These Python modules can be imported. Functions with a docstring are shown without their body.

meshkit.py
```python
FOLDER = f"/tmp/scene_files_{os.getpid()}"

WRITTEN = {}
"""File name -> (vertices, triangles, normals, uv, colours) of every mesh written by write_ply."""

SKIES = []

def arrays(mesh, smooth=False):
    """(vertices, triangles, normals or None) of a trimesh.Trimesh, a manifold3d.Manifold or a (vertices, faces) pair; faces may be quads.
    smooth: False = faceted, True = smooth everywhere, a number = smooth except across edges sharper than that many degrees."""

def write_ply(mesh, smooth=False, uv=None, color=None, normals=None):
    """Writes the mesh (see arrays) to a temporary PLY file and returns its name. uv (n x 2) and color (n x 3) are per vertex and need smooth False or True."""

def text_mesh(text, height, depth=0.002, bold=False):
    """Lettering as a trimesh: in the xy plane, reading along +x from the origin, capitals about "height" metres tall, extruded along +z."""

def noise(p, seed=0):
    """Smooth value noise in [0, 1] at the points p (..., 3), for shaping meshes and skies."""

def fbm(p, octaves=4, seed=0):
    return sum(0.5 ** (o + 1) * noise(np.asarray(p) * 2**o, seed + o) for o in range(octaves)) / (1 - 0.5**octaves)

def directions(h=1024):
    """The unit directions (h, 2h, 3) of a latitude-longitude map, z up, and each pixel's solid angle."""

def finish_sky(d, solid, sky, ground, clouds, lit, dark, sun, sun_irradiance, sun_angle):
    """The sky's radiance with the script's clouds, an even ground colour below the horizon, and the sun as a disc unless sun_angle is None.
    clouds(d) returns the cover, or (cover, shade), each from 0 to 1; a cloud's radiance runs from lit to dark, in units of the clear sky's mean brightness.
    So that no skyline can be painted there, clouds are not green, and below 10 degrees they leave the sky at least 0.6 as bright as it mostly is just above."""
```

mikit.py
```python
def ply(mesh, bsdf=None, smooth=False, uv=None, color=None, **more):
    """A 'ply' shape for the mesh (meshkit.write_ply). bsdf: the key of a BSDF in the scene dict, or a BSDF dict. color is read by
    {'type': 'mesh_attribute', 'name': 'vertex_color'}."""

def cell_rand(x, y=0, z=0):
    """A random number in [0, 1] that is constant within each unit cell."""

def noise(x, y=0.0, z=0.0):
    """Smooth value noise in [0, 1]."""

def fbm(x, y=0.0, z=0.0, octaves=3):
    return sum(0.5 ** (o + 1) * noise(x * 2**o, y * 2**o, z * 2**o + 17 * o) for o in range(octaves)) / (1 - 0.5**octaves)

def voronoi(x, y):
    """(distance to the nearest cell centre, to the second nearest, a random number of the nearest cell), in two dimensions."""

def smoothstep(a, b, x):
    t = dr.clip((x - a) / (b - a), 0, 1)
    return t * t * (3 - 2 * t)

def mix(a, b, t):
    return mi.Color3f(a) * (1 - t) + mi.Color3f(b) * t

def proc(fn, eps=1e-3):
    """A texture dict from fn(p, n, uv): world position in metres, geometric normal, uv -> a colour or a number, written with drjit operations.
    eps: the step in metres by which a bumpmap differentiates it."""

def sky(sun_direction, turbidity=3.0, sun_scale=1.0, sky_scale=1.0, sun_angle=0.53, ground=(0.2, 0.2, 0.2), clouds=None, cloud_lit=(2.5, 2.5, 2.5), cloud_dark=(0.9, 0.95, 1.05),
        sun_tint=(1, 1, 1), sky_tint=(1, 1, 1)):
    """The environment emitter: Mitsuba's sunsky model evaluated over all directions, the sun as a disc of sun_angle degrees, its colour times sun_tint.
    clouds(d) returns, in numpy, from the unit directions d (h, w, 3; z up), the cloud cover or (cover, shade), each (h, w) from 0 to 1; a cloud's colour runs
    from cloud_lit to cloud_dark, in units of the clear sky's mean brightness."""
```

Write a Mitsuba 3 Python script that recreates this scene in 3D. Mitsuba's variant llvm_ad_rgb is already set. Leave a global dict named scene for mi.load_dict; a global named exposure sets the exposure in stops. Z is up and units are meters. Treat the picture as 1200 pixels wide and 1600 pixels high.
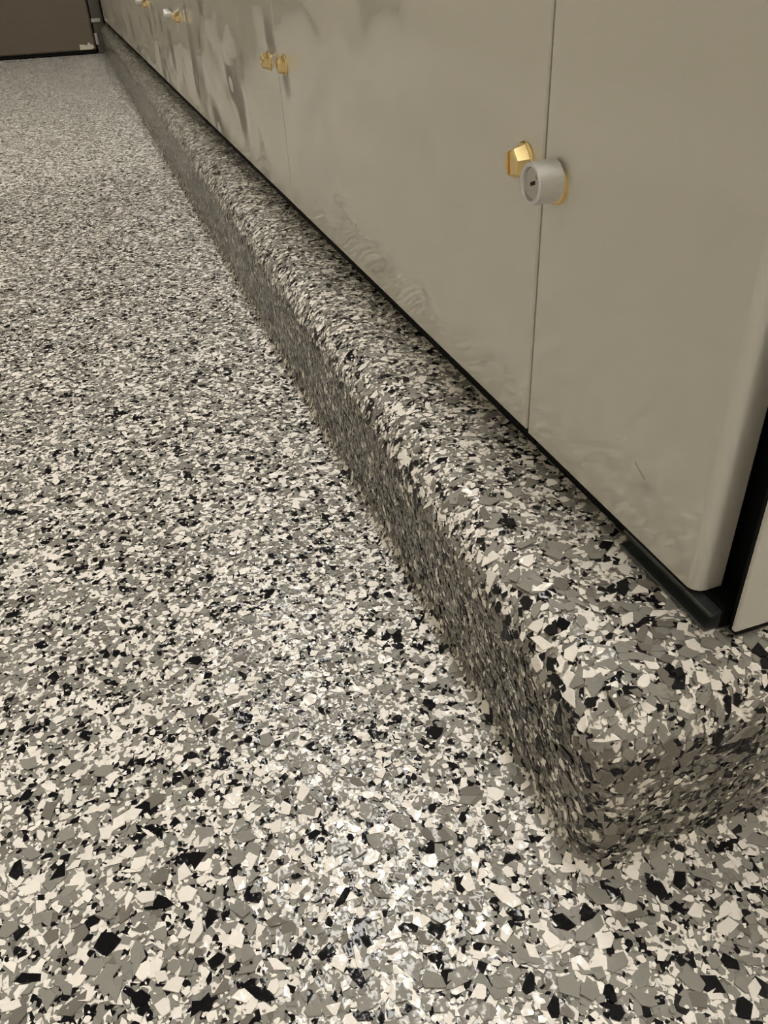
import math, numpy as np, trimesh, mitsuba as mi, drjit as dr, mikit
import manifold3d as m3
from mikit import proc, noise, fbm, voronoi, cell_rand, smoothstep, mix
T = mi.ScalarTransform4f
scene, labels = {'type': 'scene'}, {}

# ------------------------------------------------------------------ camera, light levels, exposure
exposure = 1.12
EYE = np.array([0, 0, 0.35])
RIGHT = np.array([0.94409, -0.32605, -0.04884]); DOWN = np.array([-0.22912, -0.54234, -0.80832]); FWD = np.array([0.23707, 0.77431, -0.58672])
FOCAL = 1260.4
scene['camera'] = {'type': 'perspective', 'fov': math.degrees(2 * math.atan(600 / FOCAL)), 'fov_axis': 'x', 'near_clip': 0.02,
                   'to_world': T().look_at(origin=EYE.tolist(), target=(EYE + FWD).tolist(), up=(-DOWN).tolist())}
LAMP = np.array([1.0, 0.965, 0.915]) * 13.5            # radiance of the ceiling lamps' diffusers

# ------------------------------------------------------------------ measurements (metres)
XB, YK = 0.1338, 0.162          # front face and near end face of the curb
ZT = 0.0950                     # curb top
RT, RC = 0.026, 0.013           # rounding of the top edge, of the corner in plan
COVE = 0.010
YF = 3.83                       # far wall
TH = -0.0135
C0 = np.array([0.2048, 0, 0]); DS = np.array([math.sin(TH), math.cos(TH), 0]); DN = np.array([-math.cos(TH), math.sin(TH), 0])
DOOR_Z0, DOOR_Z1 = 0.1093, 0.53
rng = np.random.default_rng(7)

# ------------------------------------------------------------------ helpers
def numbered(key):
    if key not in scene and key not in labels: return key
    k = 1
    while f'{key}_{k:03d}' in scene or f'{key}_{k:03d}' in labels: k += 1
    return f'{key}_{k:03d}'

def obj(name, mesh, bsdf, parent=None, smooth=False, **more):
    key = numbered(name if parent is None else parent + '__' + name)
    scene[key] = mikit.ply(mesh, bsdf, smooth, **more)
    return key

def tag(key, label=None, cat=None, group=None, kind=None):
    d = labels.setdefault(key, {})
    for k, v in (('label', label), ('category', cat), ('group', group), ('kind', kind)):
        if v: d[k] = v
    return key

def box(x0, x1, y0, y1, z0, z1):
    return trimesh.creation.box(extents=(x1 - x0, y1 - y0, z1 - z0), transform=trimesh.transformations.translation_matrix(((x0 + x1) / 2, (y0 + y1) / 2, (z0 + z1) / 2)))

def tm(man):
    m = man.to_mesh()
    return trimesh.Trimesh(m.vert_properties[:, :3], m.tri_verts, process=False)

def soft_box(x0, x1, y0, y1, z0, z1, b=0.0015):
    pts = []
    for x in (x0, x1):
        for y in (y0, y1):
            for z in (z0, z1):
                for k in range(3):
                    p = [x, y, z]
                    for j in range(3):
                        if j != k: p[j] += b * (1 if p[j] == (x0, y0, z0)[j] else -1)
                    pts.append(p)
    return tm(m3.Manifold.hull_points(np.array(pts, float)))

FRAME = np.eye(4); FRAME[:3, 0] = DS; FRAME[:3, 1] = DN; FRAME[:3, 2] = [0, 0, 1]; FRAME[:3, 3] = C0
def to_face(mesh):                 # local (s along the cabinet fronts, n outward, z) -> world
    m = mesh.copy(); m.apply_transform(FRAME)
    return m

# ------------------------------------------------------------------ materials
WHITE, GREY, TAUPE, BLACK = (0.80, 0.762, 0.70), (0.252, 0.244, 0.217), (0.17, 0.158, 0.137), (0.007, 0.007, 0.008)

def chips(a, b):
    """chip pattern of the broadcast coating where the chips are too small to build: colours of two layers of irregular cells"""
    wx, wy = (noise(a * 330, b * 330, 3) - 0.5) * 0.0030, (noise(a * 330, b * 330, 9) - 0.5) * 0.0030
    _, _, r = voronoi((a + wx) / 0.0040, (b + wy) / 0.0040)
    _, _, q = voronoi((a + wy) / 0.0022 + 31.7, (b + wx) / 0.0022 + 11.3)
    t = dr.select(q > 0.78, q * 57.0 - dr.floor(q * 57.0), r)
    c = dr.select(t < 0.38, mi.Color3f(*WHITE), dr.select(t < 0.87, mi.Color3f(*GREY), mi.Color3f(*BLACK)))
    return c

def floor_chips(p, n, uv):
    return chips(p.x, p.y)

def curb_chips(p, n, uv):
    up = dr.abs(n.z) > 0.6
    a = dr.select(up | (dr.abs(n.y) > 0.7), p.x, p.y)
    b = dr.select(up, p.y, p.z)
    return chips(a + 5, b)

def coat(p, n, uv):                # uneven clear resin over the chips
    w = p.x * 0.31 + p.z * 0.87
    return noise(p.x * 260 + w, p.y * 260, p.z * 260) * 0.6 + noise(p.x * 620, p.y * 620, p.z * 620) * 0.16

def resin(base):
    return {'type': 'twosided', 'b': {'type': 'bumpmap', 'scale': 0.0006, 't': proc(coat, 2e-4),
            'n': {'type': 'principled', 'base_color': base, 'roughness': 0.10, 'specular': 0.22}}}

scene['mat_floor'] = resin(proc(floor_chips))
scene['mat_curb'] = resin(proc(curb_chips))
scene['mat_flake'] = resin({'type': 'mesh_attribute', 'name': 'vertex_color'})

def spot(p, x, y, z, r):
    return 1 - smoothstep(r * 0.6, r, dr.sqrt(dr.square(p.x - x) + dr.square(p.y - y) + dr.square(p.z - z)))

def seg_mark(p, y0, z0, y1, z1, w):
    dy, dz = y1 - y0, z1 - z0
    L2 = dy * dy + dz * dz
    t = dr.clip(((p.y - y0) * dy + (p.z - z0) * dz) / L2, 0, 1)
    d = dr.sqrt(dr.square(p.y - y0 - t * dy) + dr.square(p.z - z0 - t * dz))
    return 1 - smoothstep(w * 0.4, w, d)

PAINT = (0.52, 0.51, 0.468)
def door_paint(p, n, uv):
    f = fbm(p.y * 9, p.z * 5, p.x * 9)
    c = mi.Color3f(*PAINT) * (0.96 + 0.08 * f)
    m = dr.maximum(seg_mark(p, 0.2607, 0.1462, 0.2527, 0.1420, 0.0007) * 0.45, seg_mark(p, 0.671, 0.1463, 0.671, 0.1435, 0.0016) * 0.6)
    c = c * (1 - m)
    s = dr.maximum(seg_mark(p, 0.2764, 0.1521, 0.2760, 0.1519, 0.0006), seg_mark(p, 0.2710, 0.1535, 0.2707, 0.1535, 0.0006))
    return c + 0.12 * s

def door_wave(p, n, uv):           # thin sheet that is not quite flat, flatter towards the near end
    far = smoothstep(0.28, 0.65, p.y)
    return (1.4 * noise(p.y * 6.5, p.z * 10, 1.0) + 0.45 * noise(p.y * 19, p.z * 26, 4.0)) * (0.015 + 0.985 * far)

scene['mat_door'] = {'type': 'twosided', 'b': {'type': 'bumpmap', 'scale': 0.012, 't': proc(door_wave, 1e-3),
                     'n': {'type': 'principled', 'base_color': proc(door_paint), 'roughness': 0.09, 'specular': 1.0, 'clearcoat': 1.0, 'clearcoat_gloss': 0.97}}}
def panel_paint(p, n, uv):
    c = mi.Color3f(*PAINT) * (0.97 + 0.06 * noise(p.x * 30, p.z * 12))
    c = mix(c, (0.42, 0.24, 0.10), spot(p, 0.2226, 0.1878, 0.1222, 0.0013) * 0.8)
    return mix(c, (0.62, 0.59, 0.52), spot(p, 0.2219, 0.1878, 0.1145, 0.0012))
scene['mat_panel'] = {'type': 'twosided', 'b': {'type': 'principled', 'base_color': proc(panel_paint), 'roughness': 0.3, 'specular': 0.5}}
def simple(key, c, r, **more):
    scene[key] = {'type': 'twosided', 'b': {'type': 'principled', 'base_color': {'type': 'rgb', 'value': list(c)}, 'roughness': r, **more}}
simple('mat_body', (0.16, 0.15, 0.13), 0.5)
simple('mat_rubber', (0.005, 0.0055, 0.006), 0.6, specular=0.12)
simple('mat_channel', (0.028, 0.033, 0.034), 0.28, specular=0.6)
simple('mat_brass', (0.90, 0.70, 0.34), 0.36, metallic=1.0)
simple('mat_brass_dull', (0.80, 0.62, 0.30), 0.25, metallic=1.0)
simple('mat_steel', (0.80, 0.80, 0.79), 0.46, metallic=1.0)
simple('mat_steel_dark', (0.55, 0.53, 0.49), 0.36, metallic=1.0)
simple('mat_slot', (0.015, 0.015, 0.015), 0.5)
simple('mat_brown', (0.125, 0.102, 0.076), 0.35)
simple('mat_jamb', (0.085, 0.078, 0.066), 0.4)
simple('mat_chip', (0.62, 0.57, 0.48), 0.6)
simple('mat_wall', (0.60, 0.57, 0.50), 0.7)
simple('mat_ceiling', (0.22, 0.21, 0.195), 0.8)
simple('mat_lampframe', (0.7, 0.7, 0.68), 0.4)

# ------------------------------------------------------------------ the room
XL, XR, YB, ZC = -1.0, 0.80, -1.3, 2.40
g = np.linspace
tag(obj('floor', trimesh.Trimesh([[XL, YB, 0], [XR, YB, 0], [XR, YF + .2, 0], [XL, YF + .2, 0]], [[0, 1, 2], [0, 2, 3]]), 'mat_floor'),
    'grey, cream and black chip-coated floor under a clear resin coat', kind='structure')
tag(obj('ceiling', box(XL - .05, XR + .05, YB - .05, YF + .3, ZC, ZC + .05), 'mat_ceiling'), 'pale ceiling', kind='structure')
tag(obj('wall_left', box(XL - .05, XL, YB - .05, YF + .3, 0, ZC), 'mat_wall'), 'pale wall across the aisle from the cabinets', kind='structure')
tag(obj('wall_right', box(XR, XR + .05, YB - .05, YF + .3, 0, ZC), 'mat_wall'), 'pale wall behind the cabinets', kind='structure')
tag(obj('wall_back', box(XL - .05, XR + .05, YB - .05, YB, 0, ZC), 'mat_wall'), 'pale wall behind the camera', kind='structure')
tag(obj('wall_far', box(XL, XR, YF + .12, YF + .17, 0, ZC), 'mat_jamb'), 'dark wall at the far end of the aisle', kind='structure')

for k, (lx, ly) in enumerate(((0.325, 0.35), (0.325, 1.45), (0.310, 2.65), (0.205, -0.75))):
    t = numbered('ceiling_light')
    tag(t, ('flat rectangular ceiling light nearest the camera', 'flat rectangular ceiling light in the middle of the aisle', 'flat rectangular ceiling light nearest the far door', 'flat rectangular ceiling light behind the camera')[k], 'ceiling light')
    obj('frame', tm(m3.Manifold(m3.Mesh(*[np.asarray(a, d) for a, d in ((soft_box(lx - .13, lx + .13, ly - .42, ly + .42, ZC - .05, ZC - .001).vertices, np.float32), (soft_box(lx - .13, lx + .13, ly - .42, ly + .42, ZC - .05, ZC - .001).faces, np.uint32))]))
        - m3.Manifold.cube([.216, .80, .03]).translate([lx - .108, ly - .40, ZC - .06])), 'mat_lampframe', t)
    q = trimesh.Trimesh([[lx - .108, ly - .40, ZC - .035], [lx + .108, ly - .40, ZC - .035], [lx + .108, ly + .40, ZC - .035], [lx - .108, ly + .40, ZC - .035]], [[0, 2, 1], [0, 3, 2]])
    d = obj('diffuser', q, 'mat_lampframe', t)
    scene[d]['emitter'] = {'type': 'area', 'radiance': {'type': 'rgb', 'value': (LAMP * (1, 1, .8, .9)[k]).tolist()}}

# far door: dark brown leaf, set slightly ajar, with a chipped lower corner, a dark sweep and a jamb
ang = math.radians(-11.0); HINGE = np.array([0.100, YF - .03, 0])
def at_door(mesh):
    m = mesh.copy(); m.apply_transform(trimesh.transformations.rotation_matrix(ang, [0, 0, 1])); m.apply_translation(HINGE)
    return m
tag(obj('door_1', at_door(soft_box(-0.86, 0, 0, 0.04, 0.014, 2.0, .003)), 'mat_brown'), 'dark brown door at the far end of the aisle', kind='structure')
obj('bottom_sweep', at_door(soft_box(-0.86, -0.002, 0.004, 0.036, 0.002, 0.0135, .001)), 'mat_rubber', 'door_1')
obj('lower_rail', at_door(soft_box(-0.86, -0.002, -0.004, 0.001, 0.017, 0.115, .002)), 'mat_brown', 'door_1')
ch = trimesh.util.concatenate([at_door(tm(m3.Manifold.hull_points(np.array([[x + a * w, y, z + b * h] for a, b in pts for y in (-0.006, -0.0035)])))) for x, z, w, h, pts in
     ((-0.060, 0.018, .050, .018, ((0, 0), (1, 0), (.95, .55), (.6, .4), (.35, .9), (.05, 1))), (-0.040, 0.022, .036, .014, ((0, .1), (1, 0), (.9, .8), (.3, .6))), (-0.030, 0.030, .016, .012, ((0, 0), (1, .3), (.5, 1))))])
tag(obj('paint_chip', ch, 'mat_chip', 'door_1'), 'pale chipped patch in the lower corner')
tag(obj('trim_1', soft_box(0.108, 0.150, YF - .025, YF + .12, 0.0, 2.05, .002), 'mat_jamb'), 'grey jamb between the far door and the curb', kind='structure')
obj('corner_plate', soft_box(0.104, 0.140, YF - .029, YF - .0255, 0.105, 0.118, .001), 'mat_steel_dark', 'trim_1')
obj('corner_plate', soft_box(0.104, 0.116, YF - .029, YF - .0255, 0.030, 0.070, .001), 'mat_steel_dark', 'trim_1')

# ------------------------------------------------------------------ the curb (profile swept along the aisle and round the near corner)
LEN1, LEN2 = YF - YK - RC + .08, 0.62
ARC = RC * math.pi / 2
def path(s):
    """plan point and outward normal at the length s: along the aisle towards the camera, round the corner, then to the right"""
    s = np.asarray(s, float)
    a = np.clip((s - LEN1) / RC, 0, math.pi / 2)
    N = np.stack([-np.cos(a), -np.sin(a)], -1)
    P = np.array([XB + RC, YK + RC]) + N * RC
    P = P + np.stack([np.maximum(s - LEN1 - ARC, 0), np.maximum(LEN1 - s, 0)], -1)
    return P, N
A1, A3 = COVE * math.pi / 2, RT * math.pi / 2
VERT = ZT - RT - COVE
PROF = A1 + VERT + A3
def profile(t):
    """outward offset, height, outward and upward normal at the length t up the profile"""
    t = np.asarray(t, float)
    a = np.clip(t / COVE, 0, math.pi / 2)
    b = np.clip((t - A1 - VERT) / RT, 0, math.pi / 2)
    u = np.where(t < A1, COVE * (1 - np.sin(a)), np.where(t < A1 + VERT, 0, -RT * (1 - np.cos(b))))
    z = np.where(t < A1, COVE * (1 - np.cos(a)), np.where(t < A1 + VERT, COVE + t - A1, ZT - RT + RT * np.sin(b)))
    nu = np.where(t < A1, np.sin(a), np.where(t < A1 + VERT, 1, np.cos(b)))
    nz = np.where(t < A1, np.cos(a), np.where(t < A1 + VERT, 0, np.sin(b)))
    return u, z, nu, nz
def swept(s, t):
    P, N = path(s); u, z, nu, nz = profile(t)
    u = np.where((s > LEN1) & (s < LEN1 + ARC), np.maximum(u, -RC), u)
    return np.concatenate([P + N * u[..., None], z[..., None]], -1), np.concatenate([N * nu[..., None], nz[..., None]], -1)
ss = np.concatenate([g(0, LEN1, 120), LEN1 + g(0, ARC, 14)[1:], LEN1 + ARC + g(0, LEN2, 30)[1:]])
tt = np.concatenate([g(0, A1, 8), A1 + g(0, VERT, 5)[1:], A1 + VERT + g(0, A3, 14)[1:]])
S, TT = np.meshgrid(ss, tt, indexing='ij')
pv, _ = swept(S.ravel(), TT.ravel())
n1, n2 = len(ss), len(tt)
idx = np.arange(n1 * n2).reshape(n1, n2)
quads = np.stack([idx[:-1, :-1], idx[1:, :-1], idx[1:, 1:], idx[:-1, 1:]], -1).reshape(-1, 4)
x1 = XB + RC + LEN2
top = np.array([[XB + RT, YF + .1, ZT], [XB + RT, YK + RT, ZT], [x1, YK + RT, ZT], [x1, YF + .1, ZT]])
m = trimesh.util.concatenate([trimesh.Trimesh(pv, np.vstack([quads[:, [0, 1, 2]], quads[:, [0, 2, 3]]]), process=False), trimesh.Trimesh(top, [[0, 1, 2], [0, 2, 3]], process=False)])
tag('plinth', 'raised chip-coated curb with a rounded top edge that the grey cabinets stand on', 'curb')
obj('core', m, 'mat_curb', 'plinth', smooth=40)

# ------------------------------------------------------------------ paint chips: thin irregular flakes lying in the resin
def flakes(P, N, lift, diam, r):
    """corner points (n, 6, 3) and corner counts of flakes at P with surface normal N"""
    n = len(P)
    tan = np.cross(N, np.where(np.abs(N[:, :1]) < .8, [[1., 0, 0]], [[0, 1., 0]])); tan /= np.linalg.norm(tan, axis=1, keepdims=True)
    bit = np.cross(N, tan)
    cnt = r.integers(4, 7, n)
    k = np.arange(6)
    ang = (k[None] + r.uniform(-.36, .36, (n, 6))) / cnt[:, None] * 2 * math.pi
    rad = r.uniform(.62, 1.12, (n, 6)) * diam[:, None] / 2
    asp = np.exp(r.normal(0, .22, n))[:, None]
    x, y = rad * np.cos(ang) * asp, rad * np.sin(ang) / asp
    rot = r.uniform(0, 2 * math.pi, n)[:, None]
    x, y = x * np.cos(rot) - y * np.sin(rot), x * np.sin(rot) + y * np.cos(rot)
    tl = r.normal(0, .035, (n, 2))
    z = lift[:, None] + x * tl[:, :1] + y * tl[:, 1:]
    return P[:, None] + x[..., None] * tan[:, None] + y[..., None] * bit[:, None] + z[..., None] * N[:, None], cnt

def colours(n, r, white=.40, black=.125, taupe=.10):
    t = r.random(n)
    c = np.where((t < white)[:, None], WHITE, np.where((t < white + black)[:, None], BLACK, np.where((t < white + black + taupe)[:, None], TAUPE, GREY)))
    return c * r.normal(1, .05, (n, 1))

def sheet(V, cnt, C, N, thick=0.0):
    """one mesh of all the flakes; with thick > 0 each gets an edge down to the surface"""
    vs, fs, cs, base = [], [], [], 0
    for k in (4, 5, 6):
        w = cnt == k
        n = int(w.sum())
        if not n: continue
        v = V[w][:, :k]
        f = np.array([[0, j, j + 1] for j in range(1, k - 1)])
        if thick:
            low = v - N[w][:, None] * thick + (v - v.mean(1, keepdims=True)) * .05
            v = np.concatenate([v, low], 1)
            f = np.vstack([f] + [[[j, k + j, k + (j + 1) % k], [j, k + (j + 1) % k, (j + 1) % k]] for j in range(k)])
        q = v.shape[1]
        vs.append(v.reshape(-1, 3)); cs.append(np.repeat(C[w], q, 0))
        fs.append((f[None] + (np.arange(n) * q)[:, None, None]).reshape(-1, 3) + base); base += n * q
    return trimesh.Trimesh(np.vstack(vs), np.vstack(fs), process=False), np.vstack(cs)

def sizes(n, r, med=.0036, sig=.50):
    return np.clip(np.exp(r.normal(math.log(med), sig, n)), .0013, .0098)

def view_size(P, N, d):
    v = P - EYE; z = v @ FWD
    x, y = v @ RIGHT / z * FOCAL, v @ DOWN / z * FOCAL
    inside = (z > .05) & (np.abs(x) < 585) & (np.abs(y) < 785)
    facing = -(v * N).sum(1) / np.linalg.norm(v, axis=1)
    return np.where(inside & (facing > .2), (d * FOCAL / z) ** 2 * facing, 0)

def coat_with(parent, P, N, seed):
    r = np.random.default_rng(seed)
    n = len(P)
    C = colours(n, r, *np.where(np.abs(N[:, 2:]) < .35, [[.09, .20, .50]], [[.345, .135, .10]]).T)  # darker chip blend on upright faces, putting some of their shade into the colour
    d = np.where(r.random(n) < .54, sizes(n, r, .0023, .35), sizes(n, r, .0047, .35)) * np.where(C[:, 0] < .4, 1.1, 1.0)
    lift = r.uniform(.0001, .0009, n) - np.where((C[:, 0] > .1) & (C[:, 0] < .4), .00015, 0) + np.where(d < .003, .00015, 0)
    size = view_size(P, N, d)
    big = np.argsort(-size)[:300]
    lift[big] = r.uniform(.0009, .0013, 300)
    V, cnt = flakes(P, N, lift, d, r)
    rest = np.ones(n, bool); rest[big] = False
    mesh, col = sheet(V[rest], cnt[rest], C[rest], N[rest])
    tag(obj('chip_coat', mesh, 'mat_flake', parent, color=col), kind='stuff')
    for i in big:
        mesh, col = sheet(V[i:i + 1], cnt[i:i + 1], C[i:i + 1], N[i:i + 1], .0005)
        obj('chip', mesh, 'mat_flake', parent, color=col)

r = np.random.default_rng(3)
def scatter(x0, x1, y0, y1, per_m2, y_full):
    """points on the floor, thinning out beyond y_full, where the material's own chips take over"""
    n = int((x1 - x0) * (y1 - y0) * per_m2)
    p = np.stack([r.uniform(x0, x1, n), r.uniform(y0, y1, n)], 1)
    return p[r.random(n) < np.clip((y1 - p[:, 1]) / (y1 - y_full), 0, 1)]
p = np.vstack([scatter(-.36, .45, -.05, .75, 210000, .75 - 1e-6), scatter(-.50, .16, .75, 1.75, 210000, 1.2)])
u = COVE * .6
p = p[~((p[:, 0] > XB - u) & (p[:, 1] > YK - u))]
coat_with('floor', np.column_stack([p, np.zeros(len(p))]), np.tile([0, 0, 1.], (len(p), 1)), 11)

n = int(220000 * PROF * 1.25 * (LEN1 + ARC + .40)); s = r.uniform(0, LEN1 + ARC + .40, n); t = r.uniform(0, PROF, n)
s_far = 0.0
keep = (s > s_far) & (r.random(n) < np.where((s > LEN1) & (s < LEN1 + ARC), 1 + profile(t)[0] / RC, 1) / 1.25)
Pw, Nw = swept(s[keep], t[keep])
n = int(220000 * .085 * 3.6)
Pt = np.column_stack([r.uniform(XB + RT, XB + RT + .085, n), r.uniform(YK + RT, YF, n), np.full(n, ZT)])
n = int(220000 * .30 * .06)
Pu = np.column_stack([r.uniform(XB + RT + .085, XB + .40, n), r.uniform(YK + RT, YK + RT + .06, n), np.full(n, ZT)])
P = np.vstack([Pw, Pt, Pu]); N = np.vstack([Nw, np.tile([0, 0, 1.], (len(Pt) + len(Pu), 1))])
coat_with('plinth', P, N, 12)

# ------------------------------------------------------------------ cabinets
def lathe(profile_pts, sections=48):
    return trimesh.creation.revolve(np.array(profile_pts, float), sections=sections)

def on_face(mesh, s, z, roll=0.0):       # local z axis of the mesh -> outward from the cabinet front at (s, z)
    m = mesh.copy()
    M = np.eye(4); M[:3, 0] = -DS; M[:3, 1] = [0, 0, 1]; M[:3, 2] = DN; M[:3, 3] = C0 + DS * s + np.array([0, 0, z])
    m.apply_transform(trimesh.transformations.rotation_matrix(roll, [0, 0, 1]))
    m.apply_transform(M)
    return m

def rod(prof, n=40):
    m = lathe(prof, n); return m

def latch(parent, s, z, slot, hexa=0.33):
    """quarter-turn brass latch: slotted tapering hexagonal head on a round collar"""
    hexpts = []
    for k in range(6):
        a = k * math.pi / 3 + hexa
        for rr, zz in ((.0087, .0010), (.0068, .0075), (.0060, .0084)):
            hexpts.append([rr * math.cos(a), rr * math.sin(a), zz])
    h = m3.Manifold.hull_points(np.array(hexpts)) - m3.Manifold.cube([.030, .0024, .004], True).rotate([0, 0, math.degrees(slot)]).translate([-.0012, 0, .0086])
    key = obj('latch', on_face(tm(h), s, z), 'mat_brass', parent)
    obj('collar', on_face(rod([[0, 0], [.0093, 0], [.0093, .0009], [.0085, .0016], [.0035, .0016]]), s, z), 'mat_brass_dull', key, smooth=40)
    return key

def cylinder_lock(parent, s, z, roll=0.4):
    """round steel cam lock: barrel with a raised rim, recessed plug with a key slot, brass foot"""
    L = .0150
    key = obj('lock', on_face(rod([[.0070, L - .0022], [.0074, L - .0002], [.0078, L], [.0090, L], [.0095, L - .0006], [.0095, .0022], [.0088, .0018]], 64), s, z), 'mat_steel', parent, smooth=35)
    plug = m3.Manifold.cylinder(.0020, .0069, .0069, 48) - m3.Manifold.cube([.0048, .0017, .004], True).translate([.0004, 0, .0018])
    plug = plug - m3.Manifold.cylinder(.004, .0012, .0012, 12).translate([.0050, .0020, .0014])
    obj('plug', on_face(tm(plug).apply_translation([0, 0, L - .0035]), s, z, roll), 'mat_steel_dark', key, smooth=30)
    obj('key_slot', on_face(trimesh.creation.box(extents=(.0046, .0016, .0006)).apply_translation([.0004, 0, L - .0031]), s, z, roll), 'mat_slot', key)
    obj('foot', on_face(rod([[0, 0], [.0086, 0], [.0086, .0022], [.0078, .0030], [0, .0030]]), s - .0004, z - .0022), 'mat_brass', key, smooth=35)
    return key

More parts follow.
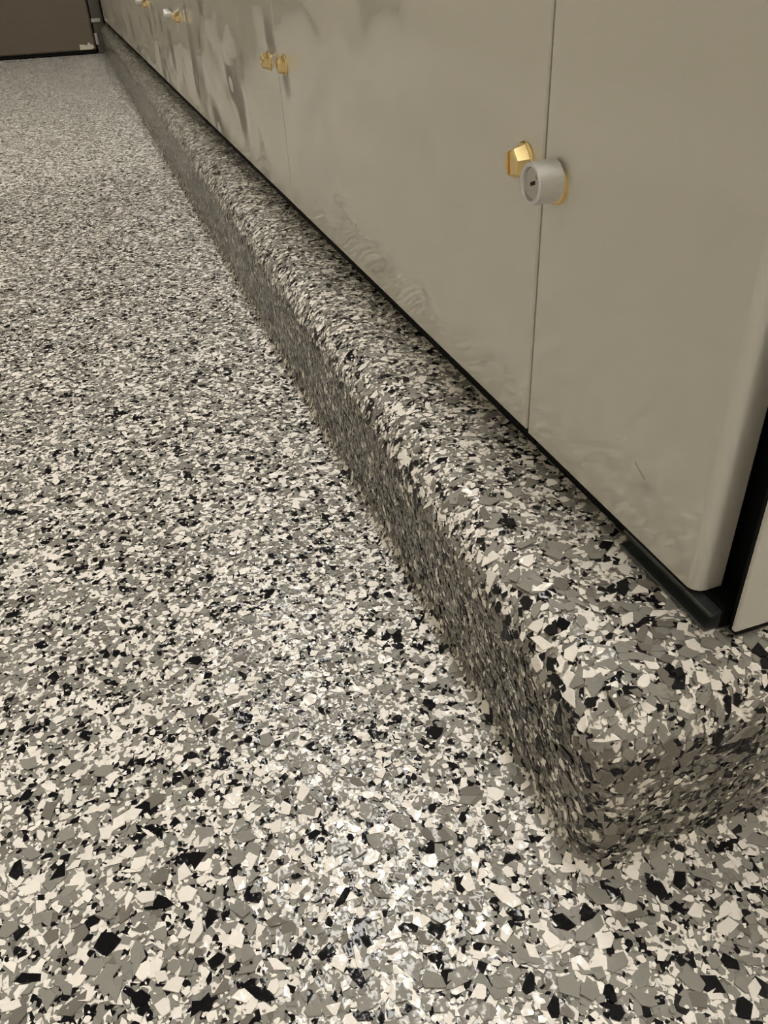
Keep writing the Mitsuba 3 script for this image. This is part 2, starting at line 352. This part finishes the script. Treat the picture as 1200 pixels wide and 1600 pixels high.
SEAMS = [0.2080, 0.3612, 0.8985, 1.622, 2.112, 2.86, 3.78]
GAP = 0.0011
NAMES = ['grey cabinet nearest the camera, with a steel cylinder lock and a rounded door edge',
         'second grey cabinet from the near end, large slotted brass latch beside the near seam',
         'third grey cabinet from the near end, brass latches near both edges of its door',
         'fourth grey cabinet from the near end, small steel lock next to its near seam',
         'fifth grey cabinet from the near end, steel lock at the top edge of the picture',
         'last grey cabinet, beside the dark brown far door']
for i, name in enumerate(NAMES):
    s0, s1 = SEAMS[i] + (GAP if i else 0), SEAMS[i + 1] - GAP
    t = numbered('storage_cabinet')
    tag(t, name, 'cabinet', 'grey cabinets along the curb')
    first = i == 0
    obj('body', to_face(box(s0 + (.020 if first else 0), s1, -.45, -.024, ZT + .006, DOOR_Z1 - .002)), 'mat_body', t)
    th_ = .014 if first else .020
    if first:                             # plan outline with a large radius at the near edge
        a = g(0, math.pi / 2, 14); Rr = .006
        c = np.column_stack([s0 + Rr - Rr * np.sin(a), -Rr + Rr * np.cos(a)])
        out = np.vstack([[[s1, -.0010], [s1 - .0010, 0]], c, [[s0, -th_], [s1, -th_]]])
        prof = m3.CrossSection([out], m3.FillRule.Positive if np.sum(out[:, 0] * np.roll(out[:, 1], -1) - np.roll(out[:, 0], -1) * out[:, 1]) > 0 else m3.FillRule.Negative)
        d = tm(m3.Manifold.extrude(prof, DOOR_Z1 - DOOR_Z0).translate([0, 0, DOOR_Z0]))
        obj('door', to_face(d), 'mat_door', t, smooth=25)
        obj('door_seal', to_face(box(s0 - .012, s0 + .019, -.045, -.0205, ZT + .0022, DOOR_Z1)), 'mat_rubber', t)
    else:
        obj('door', to_face(soft_box(s0, s1, -th_, 0, DOOR_Z0, DOOR_Z1, .0010)), 'mat_door', t)
    obj('gap_shade_strip', to_face(box(s0 - (.012 if first else 0), s1, -.024, -.0065, ZT + .0022, DOOR_Z0 - .0005)), 'mat_rubber', t)  # black strip added under each door to deepen the shade in the gap
    if first:
        cylinder_lock(t, .3465, .2512)
        # sill channel, open towards the aisle, its cut end showing under the door corner
        y0, y1 = .1965, .262
        web = box(y0, y1, -.0062, -.0052, ZT + .0022, .1068)
        tf = soft_box(y0, y1, -.0062, -.0002, .1046, .1068, .0005)
        bf = soft_box(y0, y1, -.0062, .0012, ZT + .0022, ZT + .0034, .0004)
        tag(obj('sill_channel', to_face(trimesh.util.concatenate([web, tf, bf])), 'mat_channel', t), 'dark metal channel under the door corner')
    if i == 1: latch(t, .3790, .2530, math.pi / 2 + .12); latch(t, .8660, .2470, 1.1)
    if i == 2: latch(t, .9340, .2440, 0.15); latch(t, 1.575, .2459, .3)
    if i == 3: cylinder_lock(t, 1.668, .2450); latch(t, 2.069, .2434, .4)
    if i == 4: cylinder_lock(t, 2.150, .2435)
# end panel round the corner: thin sheet facing the camera with a black seal behind its edge
tag('end_panel', 'grey sheet metal end panel at the right, past the black gap', 'panel')
obj('sheet', soft_box(.2079, .62, .1870, .1895, .1025, DOOR_Z1, .0006), 'mat_panel', 'end_panel')
obj('edge_seal', box(.2120, .60, .1897, .1945, ZT + .0022, DOOR_Z1), 'mat_rubber', 'end_panel')
tag(obj('worktop', soft_box(.2005, .78, .185, YF - .05, DOOR_Z1 + .002, DOOR_Z1 + .03, .003), 'mat_panel'), 'grey worktop lying over the whole row of cabinets', 'worktop')
